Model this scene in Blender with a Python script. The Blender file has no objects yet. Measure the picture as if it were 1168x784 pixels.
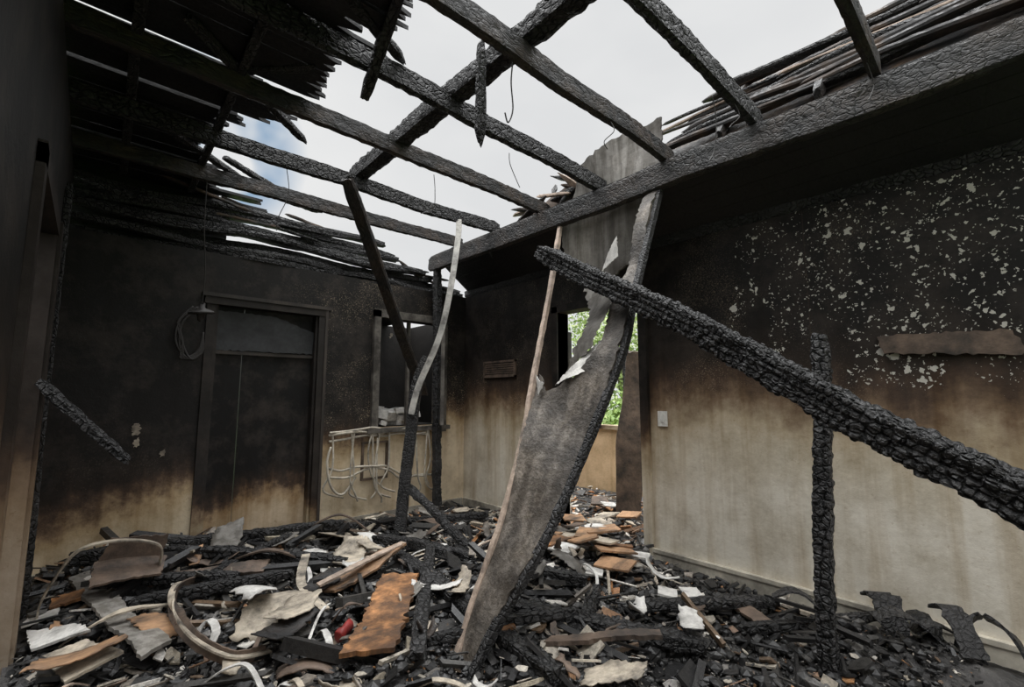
import bpy, math, random
from mathutils import Vector, Matrix, noise
from mathutils.geometry import delaunay_2d_cdt
sc=bpy.context.scene
random.seed(7)
R=random.random
U=random.uniform
def N3(x,y,z): return noise.noise(Vector((x,y,z)))
try:
    sc.view_settings.view_transform='Standard'; sc.view_settings.look='None'
except Exception: pass

# ---------------------------------------------------------------- camera
cam=bpy.data.cameras.new('camera'); co=bpy.data.objects.new('camera',cam); sc.collection.objects.link(co); sc.camera=co
co.location=(0,0,1.27); co.rotation_euler=(math.radians(96.52),0,math.radians(-42.5)); cam.lens=16.18; cam.sensor_width=36; cam.clip_start=.02

# ---------------------------------------------------------------- world (bright overcast)
w=bpy.data.worlds.new('overcast_sky'); sc.world=w; w.use_nodes=True; nt=w.node_tree
bg=nt.nodes['Background']
tc=nt.nodes.new('ShaderNodeTexCoord'); mp=nt.nodes.new('ShaderNodeMapping'); mp.inputs['Scale'].default_value=(1,1,2.2)
nz=nt.nodes.new('ShaderNodeTexNoise'); nz.inputs['Scale'].default_value=2.2; nz.inputs['Detail'].default_value=4; nz.inputs['Roughness'].default_value=.5
rp=nt.nodes.new('ShaderNodeValToRGB'); e=rp.color_ramp.elements
e[0].position=.33; e[0].color=(.735,.745,.755,1); e[1].position=.62; e[1].color=(.82,.825,.825,1)
nt.links.new(tc.outputs['Generated'],mp.inputs[0]); nt.links.new(mp.outputs[0],nz.inputs['Vector']); nt.links.new(nz.outputs['Fac'],rp.inputs[0])
dt=nt.nodes.new('ShaderNodeVectorMath'); dt.operation='DOT_PRODUCT'; dt.inputs[1].default_value=Vector((.12,.885,.42)).normalized()
nt.links.new(tc.outputs['Generated'],dt.inputs[0])
mr=nt.nodes.new('ShaderNodeMapRange'); mr.inputs['From Min'].default_value=.988; mr.inputs['From Max'].default_value=.996
nt.links.new(dt.outputs['Value'],mr.inputs['Value'])
n2=nt.nodes.new('ShaderNodeTexNoise'); n2.inputs['Scale'].default_value=11; nt.links.new(tc.outputs['Generated'],n2.inputs['Vector'])
n2r=nt.nodes.new('ShaderNodeMapRange'); n2r.inputs['From Min'].default_value=.34; n2r.inputs['From Max'].default_value=.54; nt.links.new(n2.outputs['Fac'],n2r.inputs['Value'])
mm=nt.nodes.new('ShaderNodeMath'); mm.operation='MULTIPLY'; nt.links.new(mr.outputs[0],mm.inputs[0]); nt.links.new(n2r.outputs[0],mm.inputs[1])
mx=nt.nodes.new('ShaderNodeMix'); mx.data_type='RGBA'; nt.links.new(mm.outputs[0],mx.inputs['Factor']); nt.links.new(rp.outputs[0],mx.inputs[6]); mx.inputs[7].default_value=(.26,.39,.55,1)
sx=nt.nodes.new('ShaderNodeSeparateXYZ'); nt.links.new(tc.outputs['Generated'],sx.inputs[0])
mz=nt.nodes.new('ShaderNodeMapRange'); mz.inputs['From Min'].default_value=.72; mz.inputs['From Max'].default_value=1; mz.inputs['To Min'].default_value=1; mz.inputs['To Max'].default_value=11.5
nt.links.new(sx.outputs['Z'],mz.inputs['Value'])
db=nt.nodes.new('ShaderNodeVectorMath'); db.operation='DOT_PRODUCT'; db.inputs[1].default_value=Vector((-.6,-.74,.3)).normalized(); nt.links.new(tc.outputs['Generated'],db.inputs[0])
mb=nt.nodes.new('ShaderNodeMapRange'); mb.inputs['From Min'].default_value=.1; mb.inputs['From Max'].default_value=.8; mb.inputs['To Min'].default_value=0; mb.inputs['To Max'].default_value=.7
nt.links.new(db.outputs['Value'],mb.inputs['Value'])
ad=nt.nodes.new('ShaderNodeMath'); ad.operation='ADD'; nt.links.new(mz.outputs[0],ad.inputs[0]); nt.links.new(mb.outputs[0],ad.inputs[1])
nt.links.new(mx.outputs[2],bg.inputs[0]); nt.links.new(ad.outputs[0],bg.inputs[1])

# ---------------------------------------------------------------- materials
def newmat(name):
    m=bpy.data.materials.new(name); m.use_nodes=True; nt=m.node_tree
    return m,nt,nt.nodes['Principled BSDF']
def L(nt,a,b): nt.links.new(a,b)
def node(nt,t,**k):
    n=nt.nodes.new(t)
    for a,b in k.items(): setattr(n,a,b)
    return n
def mixc(nt,fac,c1,c2,blend='MIX'):
    m=node(nt,'ShaderNodeMix',data_type='RGBA',blend_type=blend)
    for s,v in ((0,fac),(6,c1),(7,c2)):
        if hasattr(v,'is_linked') or hasattr(v,'links'): L(nt,v,m.inputs[s])
        else: m.inputs[s].default_value=v if s==0 else (*v[:3],1)
    return m.outputs[2]
def ramp(nt,src,els):
    r=node(nt,'ShaderNodeValToRGB'); el=r.color_ramp.elements
    while len(el)<len(els): el.new(.5)
    for i,(p,c) in enumerate(els):
        el[i].position=p; el[i].color=(*c,1) if len(c)==3 else c
    L(nt,src,r.inputs[0]); return r.outputs[0]
def math_(nt,op,a,b=None,clamp=False):
    m=node(nt,'ShaderNodeMath',operation=op); m.use_clamp=clamp
    for i,v in enumerate((a,b)):
        if v is None: continue
        if isinstance(v,(int,float)): m.inputs[i].default_value=v
        else: L(nt,v,m.inputs[i])
    return m.outputs[0]
def noise_(nt,vec,scale,detail=4,rough=.55,map=None):
    if map:
        mp=node(nt,'ShaderNodeMapping'); mp.inputs['Scale'].default_value=map; L(nt,vec,mp.inputs[0]); vec=mp.outputs[0]
    n=node(nt,'ShaderNodeTexNoise'); n.inputs['Scale'].default_value=scale; n.inputs['Detail'].default_value=detail; n.inputs['Roughness'].default_value=rough
    L(nt,vec,n.inputs['Vector']); return n.outputs['Fac']

def mat_char(name,scale=26,stretch=.6,bright=1.0,brown=0.0,strength=.9,dist=.015,rough=.55,crack=1.0,warp=.04,rnd=.95,vary=.35):
    m,nt,b=newmat(name)
    tc=node(nt,'ShaderNodeTexCoord'); v=tc.outputs['Object']
    mp=node(nt,'ShaderNodeMapping'); mp.inputs['Scale'].default_value=(stretch,1,1); L(nt,v,mp.inputs[0])
    wn=node(nt,'ShaderNodeTexNoise'); wn.inputs['Scale'].default_value=14; wn.inputs['Detail'].default_value=4; L(nt,mp.outputs[0],wn.inputs['Vector'])
    vm=node(nt,'ShaderNodeVectorMath',operation='MULTIPLY_ADD'); L(nt,wn.outputs['Color'],vm.inputs[0]); vm.inputs[1].default_value=(warp,)*3; L(nt,mp.outputs[0],vm.inputs[2])
    vo=node(nt,'ShaderNodeTexVoronoi',feature='DISTANCE_TO_EDGE'); vo.inputs['Scale'].default_value=scale; vo.inputs['Randomness'].default_value=rnd; L(nt,vm.outputs[0],vo.inputs['Vector'])
    h=node(nt,'ShaderNodeMapRange'); h.interpolation_type='SMOOTHSTEP'; h.inputs['From Max'].default_value=.18; L(nt,vo.outputs['Distance'],h.inputs['Value'])
    v2=node(nt,'ShaderNodeTexVoronoi',feature='DISTANCE_TO_EDGE'); v2.inputs['Scale'].default_value=scale*2.6; L(nt,vm.outputs[0],v2.inputs['Vector'])
    h2=node(nt,'ShaderNodeMapRange'); h2.interpolation_type='SMOOTHSTEP'; h2.inputs['From Max'].default_value=.2; L(nt,v2.outputs['Distance'],h2.inputs['Value'])
    n=noise_(nt,v,60,5,.65)
    n1=noise_(nt,v,5,3); n3=noise_(nt,v,2.5,4)
    ck=math_(nt,'MULTIPLY',ramp(nt,noise_(nt,v,3.6,3),[(.35,(vary,)*3),(.6,(1,1,1))]),crack)
    col=ramp(nt,n,[(.32,(.012*bright,.012*bright,.0125*bright)),(.68,(.055*bright,.053*bright,.053*bright))])
    col=mixc(nt,1.0,col,ramp(nt,n3,[(.35,(.5,.5,.5)),(.65,(1.35,1.35,1.35))]),'MULTIPLY')
    if brown>0:
        bf=ramp(nt,n1,[(.42,(0,0,0)),(.62,(brown,brown,brown))])
        gr=noise_(nt,v,30,4,.6,(.08,1,1))
        col=mixc(nt,bf,col,ramp(nt,gr,[(.3,(.03*bright,.021*bright,.016*bright)),(.7,(.11*bright,.075*bright,.052*bright))]))
    cf=math_(nt,'MULTIPLY',math_(nt,'SUBTRACT',1.0,h.outputs[0]),ck)
    col=mixc(nt,math_(nt,'SUBTRACT',1.0,cf),(.003,.003,.003),col)
    L(nt,col,b.inputs['Base Color']); 
    rr=ramp(nt,n,[(.3,(rough-.2,)*3),(.7,(rough+.3,)*3)]); L(nt,rr,b.inputs['Roughness'])
    hh=math_(nt,'ADD',math_(nt,'MULTIPLY',h.outputs[0],ck),math_(nt,'ADD',math_(nt,'MULTIPLY',n,.35),math_(nt,'MULTIPLY',h2.outputs[0],.12)))
    bp=node(nt,'ShaderNodeBump'); bp.inputs['Strength'].default_value=strength; bp.inputs['Distance'].default_value=dist; L(nt,hh,bp.inputs['Height']); L(nt,bp.outputs[0],b.inputs['Normal'])
    return m
def mat_stuff(name,color,dark=(.03,.027,.025),soot=.5,rough=.65,scale=6,bump=.3,grain=(1,1,1),spec=.4,thr=.5,soft=.13,big=0):
    m,nt,b=newmat(name)
    tc=node(nt,'ShaderNodeTexCoord'); v=tc.outputs['Object']
    n=noise_(nt,v,scale,7,.68,grain); n2=noise_(nt,v,scale*7,3,.6,grain)
    c=mixc(nt,n2,tuple(x*.68 for x in color),tuple(min(1,x*1.22) for x in color))
    if big:
        nb=noise_(nt,v,big,5,.6); c=mixc(nt,1.0,c,ramp(nt,nb,[(.36,(.35,.33,.31)),(.5,(.95,.95,.95)),(.66,(1.7,1.66,1.6))]),'MULTIPLY')
        st=noise_(nt,v,16,4,.6,(1,1,.08)); c=mixc(nt,1.0,c,ramp(nt,st,[(.42,(.55,.53,.5)),(.6,(1.15,1.15,1.15))]),'MULTIPLY')
    f=ramp(nt,n,[(max(0,thr-soft),(0,0,0)),(min(1,thr+soft),(soot,soot,soot))])
    c=mixc(nt,f,c,dark); L(nt,c,b.inputs['Base Color']); b.inputs['Roughness'].default_value=rough; b.inputs['Specular IOR Level'].default_value=spec
    bp=node(nt,'ShaderNodeBump'); bp.inputs['Strength'].default_value=bump; bp.inputs['Distance'].default_value=.01; L(nt,math_(nt,'ADD',n,n2),bp.inputs['Height']); L(nt,bp.outputs[0],b.inputs['Normal'])
    return m
def mat_wall(name,axis,z0,slope,span=.85,flake=0,flake_c=(0,0),cream=(.60,.535,.42),speck=0.,seams=1.2,wob=.5,top=(.012,.0105,.0095),spk=(-9,-8)):
    m,nt,b=newmat(name)
    g=node(nt,'ShaderNodeNewGeometry'); P=g.outputs['Position']
    s=node(nt,'ShaderNodeSeparateXYZ'); L(nt,P,s.inputs[0])
    ax=s.outputs[axis]; z=s.outputs['Z']
    nb=noise_(nt,P,1.3,4,.5); nf=noise_(nt,P,9,6,.7); st=noise_(nt,P,5,4,.6,(1,1,.12))
    h=math_(nt,'SUBTRACT',z,math_(nt,'ADD',math_(nt,'MULTIPLY',ax,slope),z0))
    h=math_(nt,'ADD',h,math_(nt,'MULTIPLY',math_(nt,'SUBTRACT',nb,.5),wob))
    h=math_(nt,'ADD',h,math_(nt,'MULTIPLY',math_(nt,'SUBTRACT',nf,.5),.36))
    h=math_(nt,'ADD',h,math_(nt,'MULTIPLY',math_(nt,'SUBTRACT',st,.5),.36))
    h=math_(nt,'ADD',math_(nt,'MULTIPLY',h,1/span),.5,True)
    c1=tuple(x*k for x,k in zip(cream,(.88,.85,.79)))
    c2=tuple(x*k for x,k in zip(cream,(.68,.60,.49)))
    col=ramp(nt,h,[(0,cream),(.20,c1),(.36,c2),(.50,(.22,.15,.095)),(.60,(.085,.055,.038)),(.74,(.030,.022,.017)),(1,top)])
    d=ramp(nt,noise_(nt,P,7,5,.6,(1,1,.06)),[(.48,(1,1,1)),(.72,(.66,.58,.47))])
    col=mixc(nt,1.0,col,d,'MULTIPLY')
    d2=ramp(nt,noise_(nt,P,3.1,6,.7),[(.42,(1.03,1.03,1.03)),(.74,(.62,.58,.51))]); col=mixc(nt,1.0,col,d2,'MULTIPLY')
    d3=ramp(nt,noise_(nt,P,26,5,.75),[(.58,(1,1,1)),(.74,(.72,.66,.58))]); col=mixc(nt,1.0,col,d3,'MULTIPLY')
    pt=ramp(nt,noise_(nt,P,4.2,6,.7),[(.46,(0,0,0)),(.72,(.7,.7,.7))])
    up=ramp(nt,h,[(.6,(0,0,0)),(.8,(1,1,1))])
    col=mixc(nt,math_(nt,'MULTIPLY',pt,up),col,(.060,.048,.040))
    hgt=nf
    if speck>0:
        f=None
        for sc1,mx1 in ((60,.33),(120,.34)):
            v1=node(nt,'ShaderNodeTexVoronoi'); v1.inputs['Scale'].default_value=sc1; L(nt,P,v1.inputs['Vector'])
            thr=ramp(nt,noise_(nt,P,2.2,4,.6),[(.38,(0,0,0)),(.62,(mx1,)*3)])
            q=math_(nt,'LESS_THAN',v1.outputs['Distance'],thr)
            sc_=node(nt,'ShaderNodeSeparateColor'); L(nt,v1.outputs['Color'],sc_.inputs[0])
            q=math_(nt,'MULTIPLY',q,math_(nt,'MULTIPLY',sc_.outputs[0],speck))
            f=q if f is None else math_(nt,'MAXIMUM',f,q)
        band=ramp(nt,h,[(.35,(0,0,0)),(.52,(1,1,1)),(.85,(.9,.9,.9)),(1,(.45,.45,.45))])
        mk_=node(nt,'ShaderNodeMapRange'); mk_.inputs['From Min'].default_value=spk[0]; mk_.inputs['From Max'].default_value=spk[1]; mk_.inputs['To Min'].default_value=.12; L(nt,ax,mk_.inputs['Value'])
        f=math_(nt,'MULTIPLY',math_(nt,'MULTIPLY',f,band),mk_.outputs[0])
        col=mixc(nt,f,col,(.40,.32,.23))
    if flake>0:
        wn=node(nt,'ShaderNodeTexNoise'); wn.inputs['Scale'].default_value=30; wn.inputs['Detail'].default_value=4; L(nt,P,wn.inputs['Vector'])
        vm=node(nt,'ShaderNodeVectorMath',operation='MULTIPLY_ADD'); L(nt,wn.outputs['Color'],vm.inputs[0]); vm.inputs[1].default_value=(.06,.06,.06); L(nt,P,vm.inputs[2])
        ff=None
        for sc__,mxt,cut in ((19,.36,.80),(42,.38,.76),(85,.36,.76)):
            v2=node(nt,'ShaderNodeTexVoronoi'); v2.inputs['Scale'].default_value=sc__; L(nt,vm.outputs[0],v2.inputs['Vector'])
            sp=node(nt,'ShaderNodeSeparateColor'); L(nt,v2.outputs['Color'],sp.inputs[0])
            t=math_(nt,'MULTIPLY',math_(nt,'SUBTRACT',sp.outputs[1],cut,True),mxt/(1-cut)*1.35)
            f=math_(nt,'LESS_THAN',v2.outputs['Distance'],t)
            ff=f if ff is None else math_(nt,'MAXIMUM',ff,f)
        dy=math_(nt,'SUBTRACT',ax,flake_c[0]); dz=math_(nt,'SUBTRACT',z,flake_c[1])
        r=math_(nt,'SQRT',math_(nt,'ADD',math_(nt,'MULTIPLY',dy,dy),math_(nt,'MULTIPLY',math_(nt,'MULTIPLY',dz,dz),3.0)))
        r=math_(nt,'ADD',r,math_(nt,'MULTIPLY',math_(nt,'SUBTRACT',noise_(nt,P,3.3,3),.5),2.2))
        k=math_(nt,'LESS_THAN',r,flake)
        f=math_(nt,'MULTIPLY',ff,k)
        col=mixc(nt,math_(nt,'MULTIPLY',f,.95),col,(.62,.60,.54))
        hgt=math_(nt,'SUBTRACT',nf,math_(nt,'MULTIPLY',f,.8))
    if seams:
        fr=math_(nt,'FRACT',math_(nt,'DIVIDE',math_(nt,'ADD',ax,.37),seams))
        sm=math_(nt,'LESS_THAN',fr,.004)
        col=mixc(nt,math_(nt,'MULTIPLY',sm,.3),col,(.09,.06,.04))
    L(nt,col,b.inputs['Base Color']); b.inputs['Roughness'].default_value=.6; b.inputs['Specular IOR Level'].default_value=.3
    bp=node(nt,'ShaderNodeBump'); bp.inputs['Strength'].default_value=.45; bp.inputs['Distance'].default_value=.01; L(nt,hgt,bp.inputs['Height']); L(nt,bp.outputs[0],b.inputs['Normal'])
    return m
def mat_attr(name,rough=.6,metal=0,spec=.5):
    m,nt,b=newmat(name)
    a=node(nt,'ShaderNodeAttribute'); a.attribute_name='Col'
    tc=node(nt,'ShaderNodeTexCoord'); n=noise_(nt,tc.outputs['Object'],60,4,.65)
    c=ramp(nt,n,[(.3,(.45,.44,.43)),(.65,(1.15,1.12,1.08))]); c=mixc(nt,1.0,a.outputs['Color'],c,'MULTIPLY')
    L(nt,c,b.inputs['Base Color']); b.inputs['Roughness'].default_value=rough; b.inputs['Specular IOR Level'].default_value=spec
    bp=node(nt,'ShaderNodeBump'); bp.inputs['Strength'].default_value=.6; bp.inputs['Distance'].default_value=.006; L(nt,n,bp.inputs['Height']); L(nt,bp.outputs[0],b.inputs['Normal'])
    return m

M_char=mat_char('charred_wood',scale=38,stretch=.8,dist=.010,strength=.95)
M_charbig=mat_char('charred_wood_deep_cracks',scale=33,stretch=.75,bright=1.0,dist=.015,strength=1,vary=.6)
M_hero=mat_char('charred_beam_alligatored',scale=30,stretch=1.0,bright=1.15,dist=.016,strength=1,rough=.5,warp=.022,rnd=.72,vary=.85)
M_beam=mat_char('charred_ceiling_beam_wood',scale=40,stretch=.6,bright=1.25,brown=.35,dist=.008,strength=.8,crack=.7,warp=.06)
M_joist=mat_char('charred_joist_wood',scale=38,stretch=.4,bright=.72,brown=.8,strength=.6,dist=.007,crack=.6,warp=.06)
M_deck=mat_char('charred_roof_boards',scale=12,stretch=.3,bright=.25,strength=.4,dist=.006,crack=.4,warp=.1)
M_deckbrown=mat_char('scorched_roof_battens',scale=20,stretch=.12,bright=1.4,brown=1.0,strength=.35,dist=.006,crack=.3)
M_wr=mat_wall('sooty_paint_right',1,1.20,0.0,span=1.2,flake=.95,flake_c=(.25,2.0),speck=.9,cream=(.76,.71,.61),seams=1.2,wob=.4,spk=(.2,1.0))
M_wb=mat_wall('sooty_paint_back',0,.44,.22,span=.66,speck=1.0,cream=(.80,.68,.50),seams=0,wob=.35,spk=(1.2,1.7))
M_door=mat_wall('sooty_paint_door',0,.30,.10,span=.46,cream=(.66,.53,.38),seams=0,wob=.3,top=(.007,.0065,.006))
M_wl=mat_wall('sooty_paint_left',1,1.10,0,span=1.1,cream=(.62,.53,.41),seams=0)
M_far=mat_wall('scorched_plaster',1,1.3,0,span=.9,cream=(.76,.55,.34),seams=0)
M_trim=mat_wall('sooty_trim_paint',1,.95,0,span=.9,cream=(.72,.67,.57),seams=0)
M_trimdark=mat_wall('sooty_dark_trim_paint',0,.30,0,span=.5,cream=(.55,.48,.37),seams=0,top=(.022,.019,.017))
M_trimgrey=mat_stuff('smoked_trim_wood',(.065,.052,.043),dark=(.018,.016,.014),soot=.8,rough=.55,scale=4,grain=(1,1,.2))
M_trimleft=mat_wall('scorched_jamb_wood',1,.9,0,span=1.2,cream=(.42,.34,.26),seams=0,top=(.03,.022,.018))
M_winframe=mat_stuff('smoked_window_frame',(.22,.20,.175),dark=(.03,.026,.023),soot=.9,rough=.5,scale=5,thr=.47)
M_soot=mat_stuff('soot_black',(.022,.019,.017),dark=(.010,.009,.008),soot=.8,rough=.7)
M_sootgrey=mat_stuff('soot_grey_wall',(.12,.105,.09),dark=(.02,.018,.016),soot=.8,rough=.7,scale=2)
M_base=mat_stuff('dirty_baseboard_paint',(.64,.59,.49),soot=.75,thr=.54,scale=3)
M_grey=mat_stuff('scorched_fibreboard',(.185,.163,.14),dark=(.034,.030,.027),soot=.9,thr=.53,scale=7,bump=.6,rough=.55,soft=.16,big=2.6)
M_sheet=mat_stuff('sooty_plasterboard',(.29,.275,.25),dark=(.05,.046,.042),soot=.85,thr=.55,scale=4,rough=.65,soft=.16,big=2.0)
M_cream=mat_stuff('scorched_cream_board',(.60,.52,.41),soot=.9,thr=.53,scale=7)
M_white=mat_stuff('white_board',(.72,.70,.66),dark=(.10,.09,.08),soot=.8,thr=.58,scale=7)
M_brown=mat_stuff('scorched_brown_board',(.19,.135,.10),soot=.85,thr=.51,scale=6)
M_orange=mat_stuff('scorched_plywood',(.46,.22,.09),dark=(.05,.032,.022),soot=.92,thr=.49,scale=6,grain=(.7,1,1),big=5)
M_tan=mat_stuff('scorched_tan_wood',(.50,.29,.155),soot=.92,thr=.53,scale=7,grain=(.5,1,1))
M_edge=mat_stuff('raw_wood_edge',(.50,.39,.31),soot=.75,thr=.55,scale=11)
M_red=mat_stuff('red_plastic',(.40,.03,.025),soot=.7,rough=.5,thr=.55)
M_cable=mat_stuff('melted_cable',(.62,.56,.46),soot=.7,thr=.55,scale=9)
M_wire=mat_stuff('burnt_wire',(.03,.027,.025),soot=.5)
M_pipe=mat_stuff('bare_conduit',(.58,.56,.52),soot=.85,thr=.57,scale=7,rough=.5)
M_floor=mat_stuff('ash_floor',(.10,.095,.09),soot=.8,scale=4,bump=.8,rough=.8)
M_heap=mat_stuff('ash_and_char',(.10,.095,.09),dark=(.018,.017,.017),soot=.95,scale=9,bump=1.0,rough=.7,thr=.49)
M_shard=mat_attr('mixed_debris',.45)
M_leaf=mat_attr('foliage',.7)
M_grass=mat_stuff('grass',(.16,.26,.05),dark=(.05,.10,.02),soot=.8,scale=2)
M_bark=mat_stuff('bark',(.10,.075,.05),scale=8)
M_plastic=mat_stuff('switch_plastic',(.80,.79,.74),soot=.3,thr=.65)
M_glass=mat_stuff('sooty_transom_board',(.050,.052,.055),dark=(.014,.014,.015),soot=.85,rough=.5,spec=.4,scale=4,bump=.2)

# ---------------------------------------------------------------- mesh helpers
def link(o,parent=None):
    sc.collection.objects.link(o)
    if parent is not None: o.parent=parent
    return o
def mk(name,v,f,mat,parent=None,mw=None,smooth=False,cols=None):
    m=bpy.data.meshes.new(name); m.from_pydata([tuple(x) for x in v],[],f); m.update()
    if mat: m.materials.append(mat)
    if smooth: m.polygons.foreach_set('use_smooth',[True]*len(m.polygons))
    if cols:
        a=m.color_attributes.new('Col','FLOAT_COLOR','POINT')
        a.data.foreach_set('color',[c for col in cols for c in (*col,1)])
    o=bpy.data.objects.new(name,m)
    if mw is not None: o.matrix_world=mw
    return link(o,parent)
def empty(name,loc=(0,0,0)):
    o=bpy.data.objects.new(name,None); o.empty_display_size=.1; sc.collection.objects.link(o); return o
BF=[(0,1,3,2),(4,6,7,5),(0,4,5,1),(2,3,7,6),(0,2,6,4),(1,5,7,3)]
def boxes(name,lst,mat,parent=None):
    v=[];f=[]
    for a,b in lst:
        k=len(v); v+=[(x,y,z) for x in (a[0],b[0]) for y in (a[1],b[1]) for z in (a[2],b[2])]
        f+=[tuple(i+k for i in q) for q in BF]
    return mk(name,v,f,mat,parent)
def frame(p0,p1,roll=0,up=(0,0,1)):
    x=(p1-p0).normalized(); u=Vector(up)
    if abs(x.dot(u))>.97: u=Vector((0,1,0))
    y=u.cross(x).normalized(); z=x.cross(y)
    m=Matrix((x,y,z)).transposed().to_4x4(); m=m@Matrix.Rotation(roll,4,'X'); m.translation=p0; return m
def beam(name,p0,p1,w,h,mat=None,cell=.036,res=.022,amp=.0028,warp=.008,seed=None,t0=.8,t1=.8,roll=0,parent=None,up=(0,0,1),lump=.05,sag=0):
    p0=Vector(p0);p1=Vector(p1);Ln=(p1-p0).length
    if seed is None: seed=U(0,100)
    amp=min(amp,min(w,h)*.07)
    n=max(6,int(Ln/res)); nk=max(12,int(2*(w+h)/res)); nk-=nk%4
    rows=max(4,round(2*(w+h)/cell))
    v=[];f=[]
    per=2*(w+h)
    offs=[U(0,1) for _ in range(rows)]
    for i in range(n+1):
        s=Ln*i/n; tt=i/n
        e0=min(1,s/(w*1.2)); e1=min(1,(Ln-s)/(w*1.2))
        sc_=(t0+(1-t0)*e0)*(t1+(1-t1)*e1)
        wy=warp*N3(s*1.1,seed,0)*2; wz=warp*N3(s*1.1,seed,7)*2-sag*4*tt*(1-tt)
        lp=1+lump*N3(s*3,seed,3)
        for k in range(nk):
            q=per*k/nk
            if q<w: y,z=-w/2+q,-h/2
            elif q<w+h: y,z=w/2,-h/2+(q-w)
            elif q<2*w+h: y,z=w/2-(q-w-h),h/2
            else: y,z=-w/2,h/2-(q-2*w-h)
            ry,rz=abs(y)/(w/2),abs(z)/(h/2)
            rr=1-.07*(min(ry,rz)**8)
            rw=int(rows*k/nk)%rows; fy=(rows*k/nk)%1
            xs=s/cell+offs[rw]+.3*N3(s*6,rw*3.1,seed); fx=xs%1
            ed=min(fx,1-fx,fy,1-fy)*4; ed=min(1,ed)
            d=amp*(ed-1)+amp*.9*(noise.cell(Vector((math.floor(xs)+.5,rw+.5,seed)))-.5)
            d+=amp*1.2*N3(s*9,q*9,seed)
            ln=math.hypot(y,z)
            y2=y*rr*sc_*lp+y/ln*d; z2=z*rr*sc_*lp+z/ln*d
            xx=s
            if i==0: xx+=.03*N3(y*30,z*30,seed)
            if i==n: xx+=.03*N3(y*30,z*30,seed+5)
            v.append((xx,y2+wy,z2+wz))
    for i in range(n):
        for k in range(nk):
            a=i*nk+k;b=i*nk+(k+1)%nk
            f.append((a,b,b+nk,a+nk))
    f.append(tuple(range(nk))[::-1]); f.append(tuple(n*nk+k for k in range(nk)))
    return mk(name,v,f,mat or M_char,parent,frame(p0,p1,roll,up))
def interp(pts,n):
    pts=[Vector(p) for p in pts]; out=[]
    m=len(pts)-1
    for i in range(n+1):
        t=i/n*m; k=min(m-1,int(t)); u=t-k
        a=pts[max(0,k-1)];b=pts[k];c=pts[k+1];d=pts[min(m,k+2)]
        out.append(.5*((2*b)+(c-a)*u+(2*a-5*b+4*c-d)*u*u+(3*b-a-3*c+d)*u**3))
    return out
def sweep(name,pts,w,h,mat,up=(0,0,1),n=None,round_=False,twist=0,parent=None,taper=.9,ragged=0):
    P=interp(pts,n or max(8,len(pts)*8)); v=[];f=[]
    K=8
    seed=U(0,99)
    for i,p in enumerate(P):
        t=(P[min(len(P)-1,i+1)]-P[max(0,i-1)]).normalized(); u=Vector(up)
        s=t.cross(u)
        if s.length<.05: s=t.cross(Vector((1,.3,0)))
        s.normalize(); q=s.cross(t).normalized()
        an=twist*i/(len(P)-1); s,q=s*math.cos(an)+q*math.sin(an),q*math.cos(an)-s*math.sin(an)
        sc_=1 if 0<i<len(P)-1 else taper
        rg=1+ragged*N3(i*.7,seed,0)
        for k in range(K):
            if round_:
                a=2*math.pi*k/K; v.append(p+s*(math.cos(a)*w/2*rg)+q*(math.sin(a)*h/2*rg))
            else:
                cx,cz=[(-1,-1),(0,-1),(1,-1),(1,0),(1,1),(0,1),(-1,1),(-1,0)][k]
                v.append(p+s*(cx*w/2*sc_*rg)+q*(cz*h/2))
    m=len(P)
    for i in range(m-1):
        for k in range(K):
            a=i*K+k;b=i*K+(k+1)%K; f.append((a,b,b+K,a+K))
    f.append(tuple(range(K))[::-1]); f.append(tuple((m-1)*K+k for k in range(K)))
    return mk(name,v,f,mat,parent,smooth=round_)
def inside(p,poly):
    c=False;j=len(poly)-1
    for i in range(len(poly)):
        a,b=poly[i],poly[j]
        if (a[1]>p[1])!=(b[1]>p[1]) and p[0]<(b[0]-a[0])*(p[1]-a[1])/(b[1]-a[1])+a[0]: c=not c
        j=i
    return c
def sheet(name,pts,mat,thick=.012,warp=.02,res=.07,rag=.006,wf=2.5,parent=None,curl=None):
    pts=[Vector(p) for p in pts]; c=sum(pts,Vector())/len(pts)
    nrm=Vector()
    for i in range(len(pts)): nrm+=(pts[i]-c).cross(pts[(i+1)%len(pts)]-c)
    nrm.normalize(); ux=(pts[1]-pts[0]).normalized(); ux=(ux-nrm*ux.dot(nrm)).normalized(); uy=nrm.cross(ux)
    p2=[((p-c).dot(ux),(p-c).dot(uy)) for p in pts]
    poly=[]; seed=U(0,99)
    for i in range(len(p2)):
        a=Vector(p2[i]);b=Vector(p2[(i+1)%len(p2)]);d=(b-a).length;n=max(1,int(d/(res*.4)))
        per=Vector((-(b-a).y,(b-a).x)).normalized()
        for k in range(n): 
            q=a.lerp(b,k/n)+per*(rag*(N3(k*.9+i*7,seed,0)*2)); poly.append(q)
    xs=[p.x for p in poly];ys=[p.y for p in poly]
    vs=list(poly); ne=len(poly); ed=[(i,(i+1)%ne) for i in range(ne)]
    x=min(xs)
    while x<max(xs):
        y=min(ys)
        while y<max(ys):
            q=Vector((x+U(-.2,.2)*res,y+U(-.2,.2)*res))
            if inside(q,poly) and min((q-b).length for b in poly)>res*.3: vs.append(q)
            y+=res
        x+=res
    r=delaunay_2d_cdt(vs,ed,[],1,1e-5); V=[];
    mx_=max(.01,max(xs))
    for q in r[0]:
        z=warp*N3(q.x*wf,q.y*wf,seed)*1.6
        if curl: z+=curl*(q.x/mx_)**2
        V.append(c+ux*q.x+uy*q.y+nrm*z)
    o=mk(name,V,[tuple(t) for t in r[2]],mat,parent,smooth=bool(curl))
    md=o.modifiers.new('thickness','SOLIDIFY'); md.thickness=thick; md.offset=0
    return o

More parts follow.
